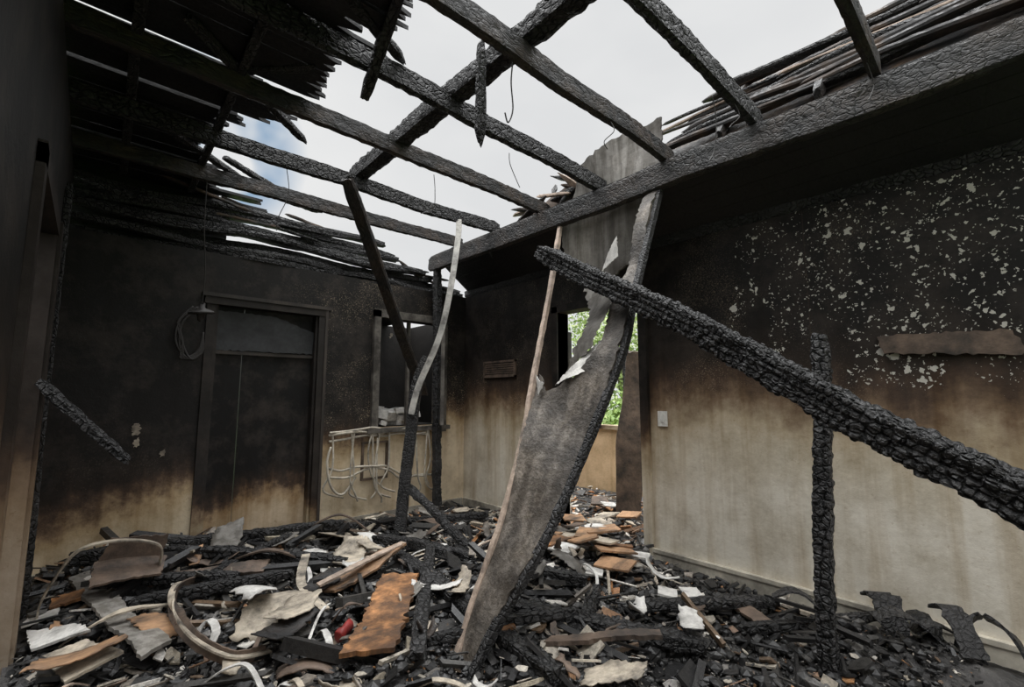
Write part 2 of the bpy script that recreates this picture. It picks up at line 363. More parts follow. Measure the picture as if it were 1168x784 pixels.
# ---------------------------------------------------------------- room shell
boxes('floor',[((-.4,-2.2,-.12),(5.2,6.9,0))],M_floor)
boxes('ground',[((-30,-30,-.5),(40,45,-.13))],M_grass)
def wall_y(name,y0,y1,x0,x1,z1,ops,mat):
    L_=[];cuts=sorted(set([x0,x1]+[a for o in ops for a in o[:2]]))
    for a,b in zip(cuts,cuts[1:]):
        o=[q for q in ops if q[0]<=a+1e-6 and q[1]>=b-1e-6]
        if not o: L_.append(((a,y0,0),(b,y1,z1)))
        else:
            q=o[0]
            if q[2]>0: L_.append(((a,y0,0),(b,y1,q[2])))
            L_.append(((a,y0,q[3]),(b,y1,z1)))
    return boxes(name,L_,mat)
def wall_x(name,x0,x1,y0,y1,z1,ops,mat):
    L_=[];cuts=sorted(set([y0,y1]+[a for o in ops for a in o[:2]]))
    for a,b in zip(cuts,cuts[1:]):
        o=[q for q in ops if q[0]<=a+1e-6 and q[1]>=b-1e-6]
        if not o: L_.append(((x0,a,0),(x1,b,z1)))
        else:
            q=o[0]
            if q[2]>0: L_.append(((x0,a,0),(x1,b,q[2])))
            L_.append(((x0,a,q[3]),(x1,b,z1)))
    return boxes(name,L_,mat)
wall_y('wall_back',4.4,4.52,-.31,3.39,2.45,[(.72,1.55,0,2.02),(2.17,2.92,.95,2.08)],M_wb)
wall_x('wall_right',3.27,3.39,-2.1,4.4,2.45,[(2.03,2.90,0,2.06)],M_wr)
wall_x('wall_left',-.31,-.19,-2.1,4.4,2.82,[(2.25,3.15,0,2.06)],M_wl)
wall_y('wall_front',-2.2,-2.1,-.31,3.39,.7,[],M_soot)
boxes('wall_passage',[((-1.5,1.6,0),(-1.4,3.9,2.0)),((-1.4,1.5,0),(-.31,1.6,2.0)),((-1.4,3.8,0),(-.31,3.9,2.4))],M_sootgrey)
boxes('floor_passage',[((-1.4,1.6,-.12),(-.41,3.8,0))],M_floor)
boxes('baseboard_right',[((3.245,-2.1,0),(3.27,1.96,.12)),((3.238,-2.1,.10),(3.27,1.96,.125)),((3.245,2.97,0),(3.27,4.37,.12))],M_base)
boxes('baseboard_back',[((1.66,4.372,0),(3.24,4.4,.12)),((-.19,4.372,0),(.66,4.4,.12))],M_base)
boxes('trim_1',[((3.235,1.96,0),(3.27,2.03,2.12)),((3.235,2.90,0),(3.27,2.97,2.12)),((3.235,1.96,2.06),(3.27,2.97,2.13)),((3.25,2.01,0),(3.40,2.03,2.06)),((3.25,2.90,0),(3.40,2.92,2.06))],M_trim)
boxes('trim_3',[((-.19,2.17,0),(-.165,2.25,2.13)),((-.19,3.15,0),(-.155,3.24,2.13)),((-.19,2.17,2.06),(-.165,3.24,2.14)),((-.31,3.13,0),(-.17,3.15,2.06)),((-.31,2.25,0),(-.17,2.27,2.06))],M_trimleft)
beam('charred_door_stud',(-.165,3.62,.0),(-.168,3.64,2.5),.04,.03,M_char)
tb=empty('door_1')
boxes('casing',[((.66,4.375,0),(.72,4.4,2.02)),((1.55,4.365,0),(1.61,4.4,2.02)),((.64,4.36,2.02),(1.64,4.4,2.08)),((.72,4.4,0),(.745,4.5,2.02)),((1.53,4.4,0),(1.55,4.5,2.02))],M_trimdark,tb)
boxes('casing_bead',[((1.605,4.355,0),(1.63,4.4,2.08)),((.62,4.35,2.08),(1.66,4.4,2.11))],M_trimgrey,tb)
boxes('door_leaf',[((.745,4.485,.01),(.95,4.515,2.02)),((.957,4.485,.01),(1.53,4.515,2.02))],M_door,tb)
boxes('transom_frame',[((.745,4.45,1.62),(1.53,4.48,1.65))],M_trimgrey,tb)
sheet('transom_panel',[(.745,4.455,1.65),(1.53,4.455,1.66),(1.53,4.44,1.86),(1.46,4.44,1.88),(1.20,4.44,1.975),(.745,4.455,1.985)],M_glass,.01,.012,parent=tb)
wn=empty('window_1')
boxes('window_frame',[((2.10,4.355,.88),(2.17,4.4,2.15)),((2.92,4.355,.88),(2.99,4.4,2.15)),((2.10,4.355,2.08),(2.99,4.4,2.16)),((2.05,4.32,.905),(3.02,4.42,.95)),((2.17,4.4,.95),(2.19,4.52,2.08)),((2.90,4.4,.95),(2.92,4.52,2.08)),((2.53,4.44,.95),(2.56,4.48,2.08))],M_winframe,wn)
c=Matrix.Translation((2.90,4.37,.97))@Matrix.Rotation(math.radians(-118),4,'Z')
def sash(name,w_,h_,mw,mat,parent):
    v=[];f=[]
    for a,b in (((0,-.018,0),(.05,.018,h_)),((w_-.05,-.018,0),(w_,.018,h_)),((.05,-.018,0),(w_-.05,.018,.05)),((.05,-.018,h_-.05),(w_-.05,.018,h_))):
        k=len(v); v+=[mw@Vector((x,y,z)) for x in (a[0],b[0]) for y in (a[1],b[1]) for z in (a[2],b[2])]; f+=[tuple(i+k for i in q) for q in BF]
    return mk(name,v,f,mat,parent)
sash('window_sash',.34,1.08,c,M_winframe,wn)
sw=empty('light_switch')
boxes('plate',[((3.257,1.815,1.04),(3.27,1.89,1.155))],M_plastic,sw); boxes('rocker',[((3.250,1.84,1.075),(3.257,1.865,1.12))],M_plastic,sw)
vt=empty('wall_vent')
boxes('vent_frame',[((3.245,3.50,1.47),(3.27,4.02,1.49)),((3.245,3.50,1.63),(3.27,4.02,1.65)),((3.245,3.50,1.47),(3.27,3.52,1.65)),((3.245,4.0,1.47),(3.27,4.02,1.65))]+[((3.25,3.52,1.49+i*.023),(3.268,4.0,1.503+i*.023)) for i in range(6)],M_brown,vt)
sheet('lath_strip',[(3.255,.48,1.505),(3.25,-.03,1.465),(3.25,-.05,1.50),(3.25,-.01,1.585),(3.255,.20,1.60),(3.255,.50,1.60)],M_brown,.02,.01,.05,.008)

# ---------------------------------------------------------------- overhead timbers
beam('ceiling_beam',(2.76,-1.9,2.75),(2.76,4.38,2.75),.075,.185,M_beam,res=.024)
beam('wall_plate_timber',(3.33,-2.0,2.50),(3.33,4.45,2.50),.11,.09,M_char,res=.035)
for i,y in enumerate((-1.4,-.85,-.25,.34,.91,1.47,2.05,2.66,3.31,3.9)):
    zl=2.90+{2.05:.06,2.66:.03}.get(y,0)
    beam('ceiling_joist',(-.25,y+U(-.02,.02),zl),(2.86+U(-.02,.05),y,2.90),.052,.12,M_joist if i%2 else M_charbig,res=.026,warp=.010,t1=.7)
beam('ridge_beam',(1.44,-.9,3.02),(1.43,3.43,3.00),.12,.11,M_charbig,res=.024,amp=.005,lump=.1)
beam('fallen_brace',(1.28,3.20,2.86),(2.60,4.22,1.28),.11,.05,M_joist,res=.024)
beam('hanging_stub',(.86,1.62,3.05),(.94,2.16,2.80),.06,.05,M_char)
beam('hanging_splinter',(1.235,1.56,2.93),(1.25,1.58,2.42),.055,.035,M_char,t1=.2,lump=.5)
sweep('hanging_wire',[(1.37,1.48,2.90),(1.36,1.49,2.75),(1.38,1.5,2.62),(1.35,1.5,2.54),(1.33,1.5,2.58)],.007,.007,M_wire,round_=True)
for (x,y) in ((2.3,.95),(2.45,.9),(.9,3.3),(1.9,2.1),(2.6,.35),(1.7,2.68),(2.1,1.45)):
    l=U(.15,.5)
    sweep('hanging_wire',[(x,y,2.84),(x+U(-.05,.05),y+U(-.03,.03),2.84-l*.4),(x+U(-.07,.07),y,2.84-l*.8),(x+U(-.1,.1),y,2.84-l)],.005,.005,M_wire,round_=True)
# burnt pendant lamp on its flex
lf=empty('pendant_light')
sweep('flex',[(.53,3.92,2.85),(.54,3.95,2.5),(.57,3.98,2.2),(.57,4.0,1.93)],.007,.007,M_wire,round_=True,parent=lf)
V=[];F=[]
prof=[(.012,.06),(.02,.05),(.022,.015),(.075,.0),(.085,-.012),(.08,-.02),(.03,-.015),(.022,-.06),(.005,-.07)]
for r_,z_ in prof:
    for k in range(16): a=k/16*6.283; V.append((.57+r_*math.cos(a),4.0+r_*math.sin(a),1.89+z_+.012*math.sin(a+1)))
for i in range(len(prof)-1):
    for k in range(16): F.append((i*16+k,i*16+(k+1)%16,(i+1)*16+(k+1)%16,(i+1)*16+k))
F.append(tuple(range(16))); F.append(tuple(range(16*(len(prof)-1),16*len(prof)))[::-1])
mk('lamp_shade',V,F,M_wire,lf,smooth=True)
def holeedge(y):
    pts=[(-2.2,-.3),(.9,-.28),(1.2,.3),(1.45,.85),(1.75,.98),(2.1,.85),(2.55,.72),(3.2,.60),(3.7,.52),(4.2,.60),(4.45,.95),(4.8,1.4)]
    for (a,xa),(b,xb) in zip(pts,pts[1:]):
        if a<=y<=b: return xa+(xb-xa)*(y-a)/(b-a)
    return .5
V=[];F=[]
y=-2.2;
while y<4.75:
    wd=U(.09,.13); xe=holeedge(min(4.79,y))+U(-.16,.14)
    if R()<.12: xe-=.25
    z=3.0+U(-.008,.012); gap=U(.0,.006) if R()<.9 else .02
    m=6; a=[]
    for k in range(m+1): a.append((xe+U(-.06,.06),y+(wd-gap)*k/m))
    ring=[(-.5,y)]+a+[(-.5,y+wd-gap)]
    k0=len(V); n=len(ring)
    V+=[(p[0],p[1],z) for p in ring]+[(p[0],p[1],z+.022) for p in ring]
    F.append(tuple(range(k0,k0+n))[::-1]); F.append(tuple(range(k0+n,k0+2*n)))
    for k in range(n): F.append((k0+k,k0+(k+1)%n,k0+n+(k+1)%n,k0+n+k))
    y+=wd
mk('roof_deck',V,F,M_deck)
boxes('light_leak_board',[((-.40,-2.2,2.78),(-.37,4.8,3.02))],M_deck)  # unseen board added to stop daylight leaking in between the joist ends
boxes('gable_cladding',[((-.4,4.62,0),(.8,4.66,3.0))],M_deck)
for x,z in ((.02,2.97),(.45,2.96)):
    beam('roof_purlin',(x,1.2,z-.0),(x+.05,4.5,z),.05,.05,M_char,res=.035)
for a,b in (((.2,2.4,2.98),(.95,3.1,2.97)),((.35,1.6,2.975),(1.1,2.05,3.02)),((.1,3.4,2.97),(.85,4.1,2.99)),((.3,2.9,3.04),(.75,2.35,3.0)),((.5,1.7,2.98),(1.15,1.5,2.97)),((.4,4.05,2.96),(1.5,4.3,3.0)),((.6,3.75,3.0),(1.2,4.25,3.03))):
    beam('broken_rafter',a,b,.06,.04,M_char,t1=.4)
random.seed(11)
st=empty('burnt_roof_plates')
for i in range(8):
    z=2.47+i*.058; x0=-.28; x1=3.2-i*.13-U(0,.3)
    if i<2: x1=3.25
    beam('plate_%d'%i,(x0,4.46+U(-.05,.07),z+U(-.01,.01)),(x1,4.46+U(-.08,.07),z+U(-.03,.02)-i*.004),.11,.056,M_char if i%3 else M_charbig,res=.03,warp=.03,lump=.15,parent=st,seed=i*3.7)
for i in range(14):
    x=U(.2,2.8); beam('batten_%d'%i,(x,4.46+U(-.06,.06),2.92+U(-.12,.08)-max(0,x-1)*.16),(x+U(.3,.7),4.46+U(-.1,.1),2.88+U(-.12,.1)-max(0,x-.7)*.16),.04,.025,random.choice((M_deckbrown,M_char,M_joist)),res=.03,t1=.4,t0=.4,parent=st)
V=[];F=[]
for k in range(5):
    x0=2.81+k*.096;x1=x0+.094; z0=2.86-(x0-2.81)*.70; z1=2.86-(x1-2.81)*.70
    kk=len(V)
    for yy in (-2.1,4.38):
        V+=[(x0,yy,z0),(x1,yy,z1),(x1,yy,z1+.02),(x0,yy,z0+.02)]
    F+=[(kk,kk+1,kk+2,kk+3)[::-1],(kk+4,kk+5,kk+6,kk+7)]+[(kk+a,kk+(a+1)%4,kk+4+(a+1)%4,kk+4+a) for a in range(4)]
mk('soffit_boards',V,F,M_deck)
rb=empty('roof_battens')
zz=[(2.93,3.01),(2.96,3.06),(2.99,3.115),(3.03,3.17),(3.08,3.23),(3.13,3.30),(3.19,3.38),(3.26,3.46),(3.34,3.55)]
random.seed(14)
for i,(x,z) in enumerate(zz):
    ye=1.62-U(0,.5)*(i>1)+(.1 if i==2 else 0)
    beam('batten_%d'%i,(x,-1.9,z+U(-.03,.03)),(x+U(-.03,.03),ye,z+U(-.03,.03)),.075,.032,M_deckbrown if i%3!=1 else M_char,res=.035,warp=.03,lump=.12,t1=.4,parent=rb,seed=i*5.1)
for i in range(14):
    y=U(-1,1.4);k=random.choice(zz); d=U(.15,.5)
    beam('splinter_%d'%i,(k[0]-.03,y-d,k[1]+U(-.03,.03)),(k[0]-.03,y+d,k[1]+U(-.06,.06)),.03,.015,random.choice((M_deckbrown,M_edge,M_char)),res=.04,t0=.3,t1=.3,parent=rb)
for y in (-.9,-.2,.6,1.15):
    beam('stub_%d'%int(y*10),(2.86,y,2.93),(3.42,y,3.56),.045,.08,M_joist,res=.035,parent=rb)
sheet('roofing_felt',[(2.90,-2,2.88),(3.6,-2,3.74),(3.6,1.2,3.74),(3.35,1.45,3.44),(3.0,1.62,3.02),(2.90,1.66,2.88)],M_deckbrown,.015,.02,.1,.03,parent=rb)
random.seed(5)
rr=empty('collapsed_roof_pieces')
for i in range(30):
    y=U(2.25,3.6); z=3.22-(y-2.4)*.42+U(-.28,.04)
    z=max(z,2.78)
    a=Vector((2.95+U(-.08,.15),y,z)); d=Vector((U(-.15,.2),U(-.45,.45),U(-.12,.16)))
    beam('piece_%d'%i,a-d*.6,a+d*.8,U(.03,.09),U(.015,.04),random.choice((M_deckbrown,M_char,M_joist,M_edge)),res=.03,t0=.3,t1=.3,parent=rr,seed=i)
sheet('roof_membrane',[(3.0,2.2,2.95),(3.05,2.3,3.2),(3.05,2.7,3.12),(3.0,3.2,2.98),(3.0,3.6,2.80),(3.02,2.4,2.75)],M_brown,.015,.05,.08,.03,parent=rr)

# ---------------------------------------------------------------- standing posts
beam('charred_post',(2.47,.655,-.02),(2.53,.61,1.55),.085,.075,M_hero,res=.012,amp=.006,cell=.030,t1=.75)
beam('corner_post',(2.80,4.24,0),(2.78,4.26,2.68),.085,.08,M_char,res=.018,amp=.005)
cp=empty('bent_conduit')
sweep('conduit',[(2.36,3.29,2.86),(2.34,3.27,2.67),(2.238,3.228,2.19),(2.168,3.28,1.77),(2.04,3.38,1.36),(1.99,3.41,1.12)],.05,.018,M_pipe,up=(.6,.7,0),n=50,parent=cp)
sweep('conduit_burnt',[(2.11,3.36,1.60),(2.045,3.42,1.36),(2.010,3.447,.92),(1.975,3.48,.427),(1.93,3.44,0.0)],.09,.05,M_char,up=(.6,.7,0),n=60,parent=cp,ragged=.15)

# ---------------------------------------------------------------- big fallen beam
A=Vector((2.345,2.26,2.32)); B=Vector((1.63,-1.55,.06))
beam('fallen_beam',B,A,.130,.130,M_hero,res=.0105,amp=.0088,cell=.033,warp=.012,t0=.9,t1=.7,seed=4.2,lump=.07)

# ---------------------------------------------------------------- hanging sheets in the middle
hb=empty('hanging_door_lining')
def PB(y,z,o=0): return (1.28+.5585*z+o,y,z)
sheet('board',[PB(1.54,2.68),PB(1.51,2.28),PB(1.48,1.90),PB(1.44,1.62),PB(1.44,1.42),PB(1.48,.975),PB(1.53,.66),PB(1.60,.42),PB(1.665,.23),PB(1.71,.0),
   PB(1.80,.0),PB(1.83,.315),PB(1.84,.61),PB(1.91,1.03),PB(2.02,1.42),PB(1.90,1.30),PB(1.81,1.32),PB(1.656,1.40),PB(1.57,1.55),PB(1.62,1.836),PB(1.60,2.11),PB(1.63,2.61)],M_grey,.018,.035,.06,.01,parent=hb)
sweep('edge_batten_front',[PB(1.53,2.68,.0),PB(1.50,2.28),PB(1.47,1.90),PB(1.43,1.6),PB(1.43,1.42),PB(1.475,.975),PB(1.525,.66),PB(1.595,.42),PB(1.66,.23),PB(1.71,0)],.035,.035,M_char,up=(0,1,0),n=70,parent=hb,ragged=.5)
sweep('edge_batten_rear',[PB(2.44,2.69),PB(2.23,2.04),PB(2.06,1.45),PB(1.93,1.03),PB(1.855,.61),PB(1.845,.315),PB(1.81,-.0)],.03,.03,M_edge,up=(0,1,0),n=60,parent=hb,ragged=.45)
sheet('torn_paper',[PB(1.95,2.02,.02),PB(1.72,2.0,.02),PB(1.60,1.95),PB(1.58,1.72),PB(1.62,1.52),PB(1.78,1.40),PB(1.72,1.62),PB(1.80,1.80)],M_sheet,.004,.06,.05,.02,parent=hb)
sheet('torn_paper_curl',[PB(1.56,1.62,-.02),PB(1.62,1.40,-.03),PB(1.80,1.33,-.03),PB(1.70,1.46,-.02),PB(1.61,1.60,-.02)],M_white,.003,.03,.03,.01,parent=hb)
sheet('torn_paper_tip',[PB(2.0,1.40,-.01),PB(1.92,1.28,-.02),PB(1.86,1.34,-.04),PB(1.93,1.36,-.04)],M_white,.003,.03,.03,.006,parent=hb)
ps=empty('hanging_plasterboard')
sheet('plasterboard_sheet',[(2.86,2.26,3.14),(2.86,1.95,3.24),(2.86,1.56,3.26),(2.86,1.55,2.81),(2.855,1.68,2.54),(2.85,1.80,2.24),(2.83,1.98,2.17),(2.82,2.15,2.26),(2.83,2.42,2.22),(2.85,2.48,2.73)],M_sheet,.014,.04,.07,.012,parent=ps)
sheet('torn_flap',[(2.74,1.86,2.42),(2.70,1.84,2.26),(2.74,2.02,2.20),(2.76,1.97,2.28)],M_white,.004,.03,.03,.006,parent=ps)

beam('charred_stick',(-.17,3.09,1.33),(.16,2.90,.955),.055,.045,M_hero,res=.012,amp=.005,cell=.025)
cb=empty('burnt_cable_bundle')
for i in range(6):
    sweep('cable_%d'%i,[(.60+U(-.04,.04),4.33,1.97),(.50+U(-.03,.03),4.32,1.85),(.47+U(-.04,.04),4.31,1.68),(.53+U(-.04,.04),4.31,1.56),(.62+U(-.03,.03),4.32,1.6),(.64,4.33,1.75+U(-.05,.05))],.018,.018,M_wire,round_=True,parent=cb)
wc=empty('melted_wall_cables')
random.seed(3)
for i,z in enumerate((.93,.90,.86,.58,.54)):
    p=[]; x=1.68
    while x<2.85: p.append((x,4.35+U(-.03,.01),z+U(-.035,.03)-(.12 if i>=3 and x>2.4 else 0))); x+=U(.12,.22)
    sweep('cable_%d'%i,p,.022,.022,M_cable,round_=True,parent=wc)
for i in range(12):
    x=U(1.7,2.3) if i<8 else U(2.3,2.85); z=U(.5,.92)
    sweep('drop_%d'%i,[(x,4.34,.92),(x+U(-.08,.05),4.32,z*.8),(x+U(-.08,.1),4.33,z*.55),(x+U(0,.2),4.34,z*.4+.02)],.018,.018,M_cable,round_=True,parent=wc)
sweep('loop',[(1.70,4.34,.80),(1.66,4.31,.66),(1.70,4.30,.45),(1.82,4.32,.36),(1.95,4.34,.5)],.022,.022,M_cable,round_=True,parent=wc)
boxes('socket_box',[((2.02,4.37,.45),(2.30,4.398,.47)),((2.02,4.37,.80),(2.30,4.398,.82)),((2.02,4.37,.47),(2.04,4.398,.80)),((2.28,4.37,.47),(2.30,4.398,.80))],M_brown,wc)
for (x,z,s) in ((.28,1.03,.05),(.29,.93,.035),(.45,.84,.03),(2.3,1.9,.03)):
    sheet('plaster_scab',[(x-s*.4,4.394,z-s),(x+s*.5,4.392,z-s*.6),(x+s*.4,4.392,z+s),(x-s*.5,4.394,z+s*.5)],M_cream,.006,.004,.02,.008)

# ---------------------------------------------------------------- rooms beyond
wall_y('wall_rear_room',6.8,6.9,1.2,5.2,2.4,[],M_soot)
boxes('wall_rear_room_side',[((1.2,4.52,0),(1.3,6.8,2.4)),((3.9,4.52,0),(4.0,6.8,2.4)),((1.2,4.52,2.4),(3.5,6.8,2.45))],M_soot)
pb=empty('rubble_pile')
random.seed(9)
V=[];F=[]
for i in range(26):
    x=U(2.2,2.75);y=U(4.56,4.85);z=.97+U(0,.22)*(1-abs(x-2.35)); a=U(.03,.09);b=U(.03,.07);c_=U(.02,.05)
    mt=Matrix.Translation((x,y,z))@Matrix.Rotation(U(0,3),4,'Z')@Matrix.Rotation(U(-.4,.4),4,'X'); k=len(V)
    V+=[mt@Vector((p,q,r)) for p in (-a,a) for q in (-b,b) for r in (-c_,c_)]; F+=[tuple(j+k for j in q) for q in BF]
mk('blocks',V,F,M_white,pb)
boxes('ledge',[((2.0,4.53,0),(2.95,4.95,.96))],M_soot,pb)
wall_x('wall_far',5.05,5.17,1.0,6.9,.86,[],M_far)
boxes('wall_far_piers',[((5.05,4.35,.86),(5.17,4.75,2.2)),((5.05,1.0,.86),(5.17,2.3,2.3))],M_far)
boxes('trim_2',[((5.02,2.3,.84),(5.20,4.35,.89))],M_trim)
beam('leaning_door_panel',(4.02,2.70,.02),(4.10,2.62,1.72),.30,.035,M_brown,up=(1,.9,0),res=.04,lump=.2,amp=.003,warp=.03)
for y in (3.0,3.35,3.75): beam('charred_stud',(5.0,y,.86),(5.02,y+U(-.1,.1),1.9+U(-.3,.3)),.04,.05,M_char,res=.03,t1=.4)

# ---------------------------------------------------------------- trees outside
def foliage(cx,cy,cz,rx,ry,rz,n,cols):
    V=[];F=[];C=[]
    for i in range(n):
        while True:
            p=Vector((U(-1,1),U(-1,1),U(-1,1)))
            if .25<p.length<1: break
        q=Vector((cx+p.x*rx,cy+p.y*ry,cz+p.z*rz)); s=U(.03,.09)
        a=Vector((U(-1,1),U(-1,1),U(-1,1))).normalized(); b=a.cross(Vector((U(-1,1),U(-1,1),U(-1,1)))).normalized()
        k=len(V); V+=[q-a*s,q+b*s*.5,q+a*s,q-b*s*.5]; F.append((k,k+1,k+2,k+3)); c_=random.choice(cols); C+=[c_]*4
    return V,F,C
for i,(x,y,r) in enumerate(((10.5,7.0,1.4),(12,9.5,1.9),(10.2,4.6,1.0))):
    t=empty('garden_tree')
    V,F,C=foliage(x,y,2.0+r*.5,r,r,r*1.25,3600,[(.34,.46,.16),(.46,.58,.24),(.26,.37,.12),(.60,.68,.40)])
    mk('leaves',V,F,M_leaf,t,cols=C)
    sweep('trunk',[(x,y,-.2),(x+.1,y,.8),(x,y+.1,1.8),(x+.1,y,3.0)],.25,.25,M_bark,up=(0,1,0),round_=True,parent=t)
V,F,C=foliage(7.3,6,.45,.7,3.6,.95,7000,[(.24,.38,.09),(.34,.50,.14),(.18,.28,.06),(.46,.58,.24)])
mk('hedge',V,F,M_leaf,cols=C)

# ---------------------------------------------------------------- debris
def H(x,y):
    h=.035+.05*(N3(x*1.6,y*1.6,3)+.4)+.05*N3(x*4,y*4,9)+.022*N3(x*11,y*11,1)
    h+=.16*math.exp(-((x-.35)**2+(y-3.9)**2)/.5)+.08*math.exp(-((x-1.7)**2+(y-2.3)**2)/.5)+.06*math.exp(-((x-2.9)**2+(y-2.4)**2)/.2)
    h+=.07*math.exp(-((x-2.9)**2+(y-.2)**2)/.15)
    if x<3.4: h*=min(1,.25+max(0,(3.22-x))*2.2) if y<1.95 else 1
    return max(.004,h)
V=[];F=[];nx=170;ny=220
x0,x1,y0,y1=-.185,5.0,-2.0,4.39
for j in range(ny+1):
    for i in range(nx+1):
        x=x0+(x1-x0)*i/nx;y=y0+(y1-y0)*j/ny
        inwall=3.22<x<3.42 and not (2.05<y<2.88)
        V.append((x,y,H(x,y)+.012*N3(x*25,y*25,2) if not inwall else .002))
for j in range(ny):
    for i in range(nx):
        a=j*(nx+1)+i; F.append((a,a+1,a+nx+2,a+nx+1))
mk('ash_heap',V,F,M_heap)
random.seed(21)
def okpos(x,y):
    if x>3.2 and x<3.45: return 2.08<y<2.86
    return True
pal=[((.024,.024,.0245),38),((.05,.049,.048),26),((.10,.097,.093),13),((.18,.172,.162),9),((.14,.10,.07),6),((.38,.34,.28),5.5),((.60,.57,.52),4.5),((.42,.22,.10),2.2),((.26,.15,.085),3)]
def pick(p=pal):
    r=U(0,sum(q[1] for q in p))
    for c,wt in p:
        r-=wt
        if r<=0:
            k=U(.65,1.25); return tuple(max(.005,q*k) for q in c)
    return p[0][0]
def shards(name,n,smin,smax,dom,p=pal,rods=.25,lift=.03,tilt=.35,pw=2.6):
    V=[];F=[];C=[]
    for i in range(n):
        for _ in range(20):
            x=U(dom[0],dom[1]);y=U(dom[2],dom[3])
            if okpos(x,y): break
        else: continue
        s=smin+(smax-smin)*R()**pw; rod=R()<rods
        L1=s*(2.2 if rod else 1); W=s*(U(.08,.2) if rod else U(.4,1)); th=max(.003,s*U(.03,.10)) if not rod else W*U(.5,1)
        m=4 if rod else random.choice((4,5,6,7))
        an0=U(0,1)
        if m==4: ring=[(-L1/2*U(.8,1),-W/2*U(.7,1)),(L1/2*U(.8,1),-W/2*U(.6,1)),(L1/2*U(.7,1),W/2*U(.7,1)),(-L1/2*U(.8,1),W/2*U(.5,1))]
        else: ring=[(math.cos(an0+6.283*k/m)*L1/2*U(.5,1),math.sin(an0+6.283*k/m)*W/2*U(.5,1)) for k in range(m)]
        mt=Matrix.Translation((x,y,H(x,y)+U(.0,lift)+th/2))@Matrix.Rotation(U(0,6.28),4,'Z')@Matrix.Rotation(random.gauss(0,tilt),4,'X')@Matrix.Rotation(random.gauss(0,tilt*(.6 if rod else 1)),4,'Y')
        k=len(V); bend=U(-.15,.15)*s
        V+=[mt@Vector((a,b,-th/2+bend*(a/L1)**2)) for a,b in ring]+[mt@Vector((a,b,th/2+bend*(a/L1)**2)) for a,b in ring]
        for q in V[k:]:
            if -.3<q.x<-.17: q.x=-.17
            if q.y>4.36: q.y=4.36
            if q.x<3.5 and q.x>3.235 and not(2.05<q.y<2.88): q.x=3.235 if x<3.3 else 3.42
        F.append(tuple(range(k,k+m))[::-1]); F.append(tuple(range(k+m,k+2*m)))
        F+=[(k+a,k+(a+1)%m,k+m+(a+1)%m,k+m+a) for a in range(m)]
        c_=pick(p); C+=[c_]*(2*m)
    return mk(name,V,F,M_shard,cols=C)
shards('charcoal_fragments',30000,.010,.05,(-.15,3.24,.2,4.36),rods=.15,tilt=.7)
shards('burnt_debris_fragments',3000,.04,.15,(-.12,3.2,.4,4.3),rods=.22,lift=.05)
shards('burnt_timber_splinters',420,.12,.30,(-.05,3.1,.6,4.2),rods=.8,lift=.07,p=[((.025,.025,.026),50),((.06,.058,.055),20),((.16,.11,.07),8),((.36,.32,.25),6)])
pal2=[((.03,.03,.031),20),((.10,.097,.093),20),((.44,.38,.30),15),((.66,.63,.58),13),((.55,.27,.12),11),((.22,.14,.09),12)]
shards('doorway_rubble',2600,.03,.17,(2.3,4.9,1.7,4.2),p=pal2,lift=.06,rods=.2)
shards('broken_plaster_pieces',760,.03,.17,(.0,3.1,.9,4.2),p=[((.52,.48,.41),5),((.28,.25,.215),5),((.70,.68,.64),4.5)],lift=.075,rods=.12)
random.seed(31)
V=[];F=[];C=[]
ico=[(0,0,1),(.89,0,.45),(.28,.85,.45),(-.72,.53,.45),(-.72,-.53,.45),(.28,-.85,.45),(.72,.53,-.45),(-.28,.85,-.45),(-.89,0,-.45),(-.28,-.85,-.45),(.72,-.53,-.45),(0,0,-1)]
icf=[(0,1,2),(0,2,3),(0,3,4),(0,4,5),(0,5,1),(1,6,2),(2,7,3),(3,8,4),(4,9,5),(5,10,1),(2,6,7),(3,7,8),(4,8,9),(5,9,10),(1,10,6),(6,11,7),(7,11,8),(8,11,9),(9,11,10),(10,11,6)]
for i in range(11000):
    x=U(-.14,3.2);y=U(.3,4.33)
    s=.007+.032*R()**2.3; k=len(V); c_=pick([((.018,.018,.0185),5),((.04,.04,.04),3),((.10,.097,.093),.8)])
    ca,sa=math.cos(i),math.sin(i); sx_,sy_,sz_=s*U(.7,1.6),s*U(.6,1.1),s*U(.5,.9); z=H(x,y)+s*.5+U(0,.025)
    for a,b,c2 in ico:
        a*=sx_*U(.8,1.2);b*=sy_*U(.8,1.2); V.append((x+a*ca-b*sa,y+a*sa+b*ca,z+c2*sz_))
    F+=[tuple(q+k for q in t) for t in icf]; C+=[c_]*12
mk('charcoal_lumps',V,F,M_shard,cols=C)

def log(p0,p1,w_=.09,h_=.08,mat=None,**k):
    p0=Vector(p0)+Vector((0,0,.045));p1=Vector(p1)+Vector((0,0,.045))
    beam('fallen_timber',p0,p1,w_,h_,mat or M_charbig,res=.018,amp=.006,warp=.02,**k)
log((0,3.97,.24),(1.68,3.96,.14),.10,.09); log((.42,3.83,.24),(1.34,3.12,.13),.08,.07)
log((1.66,3.0,.13),(1.47,1.35,.12),.10,.09); log((1.72,3.43,.12),(2.32,1.86,.10),.09,.08)
log((1.67,1.99,.12),(2.18,1.07,.09),.10,.07); log((1.92,2.99,.14),(1.06,1.74,.17),.075,.05)
log((2.18,2.75,.08),(2.02,3.52,.48),.08,.06); log((.1,3.55,.20),(.75,3.25,.14),.07,.05)
log((2.0,3.9,.12),(2.9,3.5,.10),.07,.06); log((.9,4.2,.14),(2.0,3.9,.11),.07,.06)
log((1.2,1.95,.1),(1.9,1.6,.13),.06,.05); log((2.5,1.0,.08),(3.1,.6,.10),.06,.05)
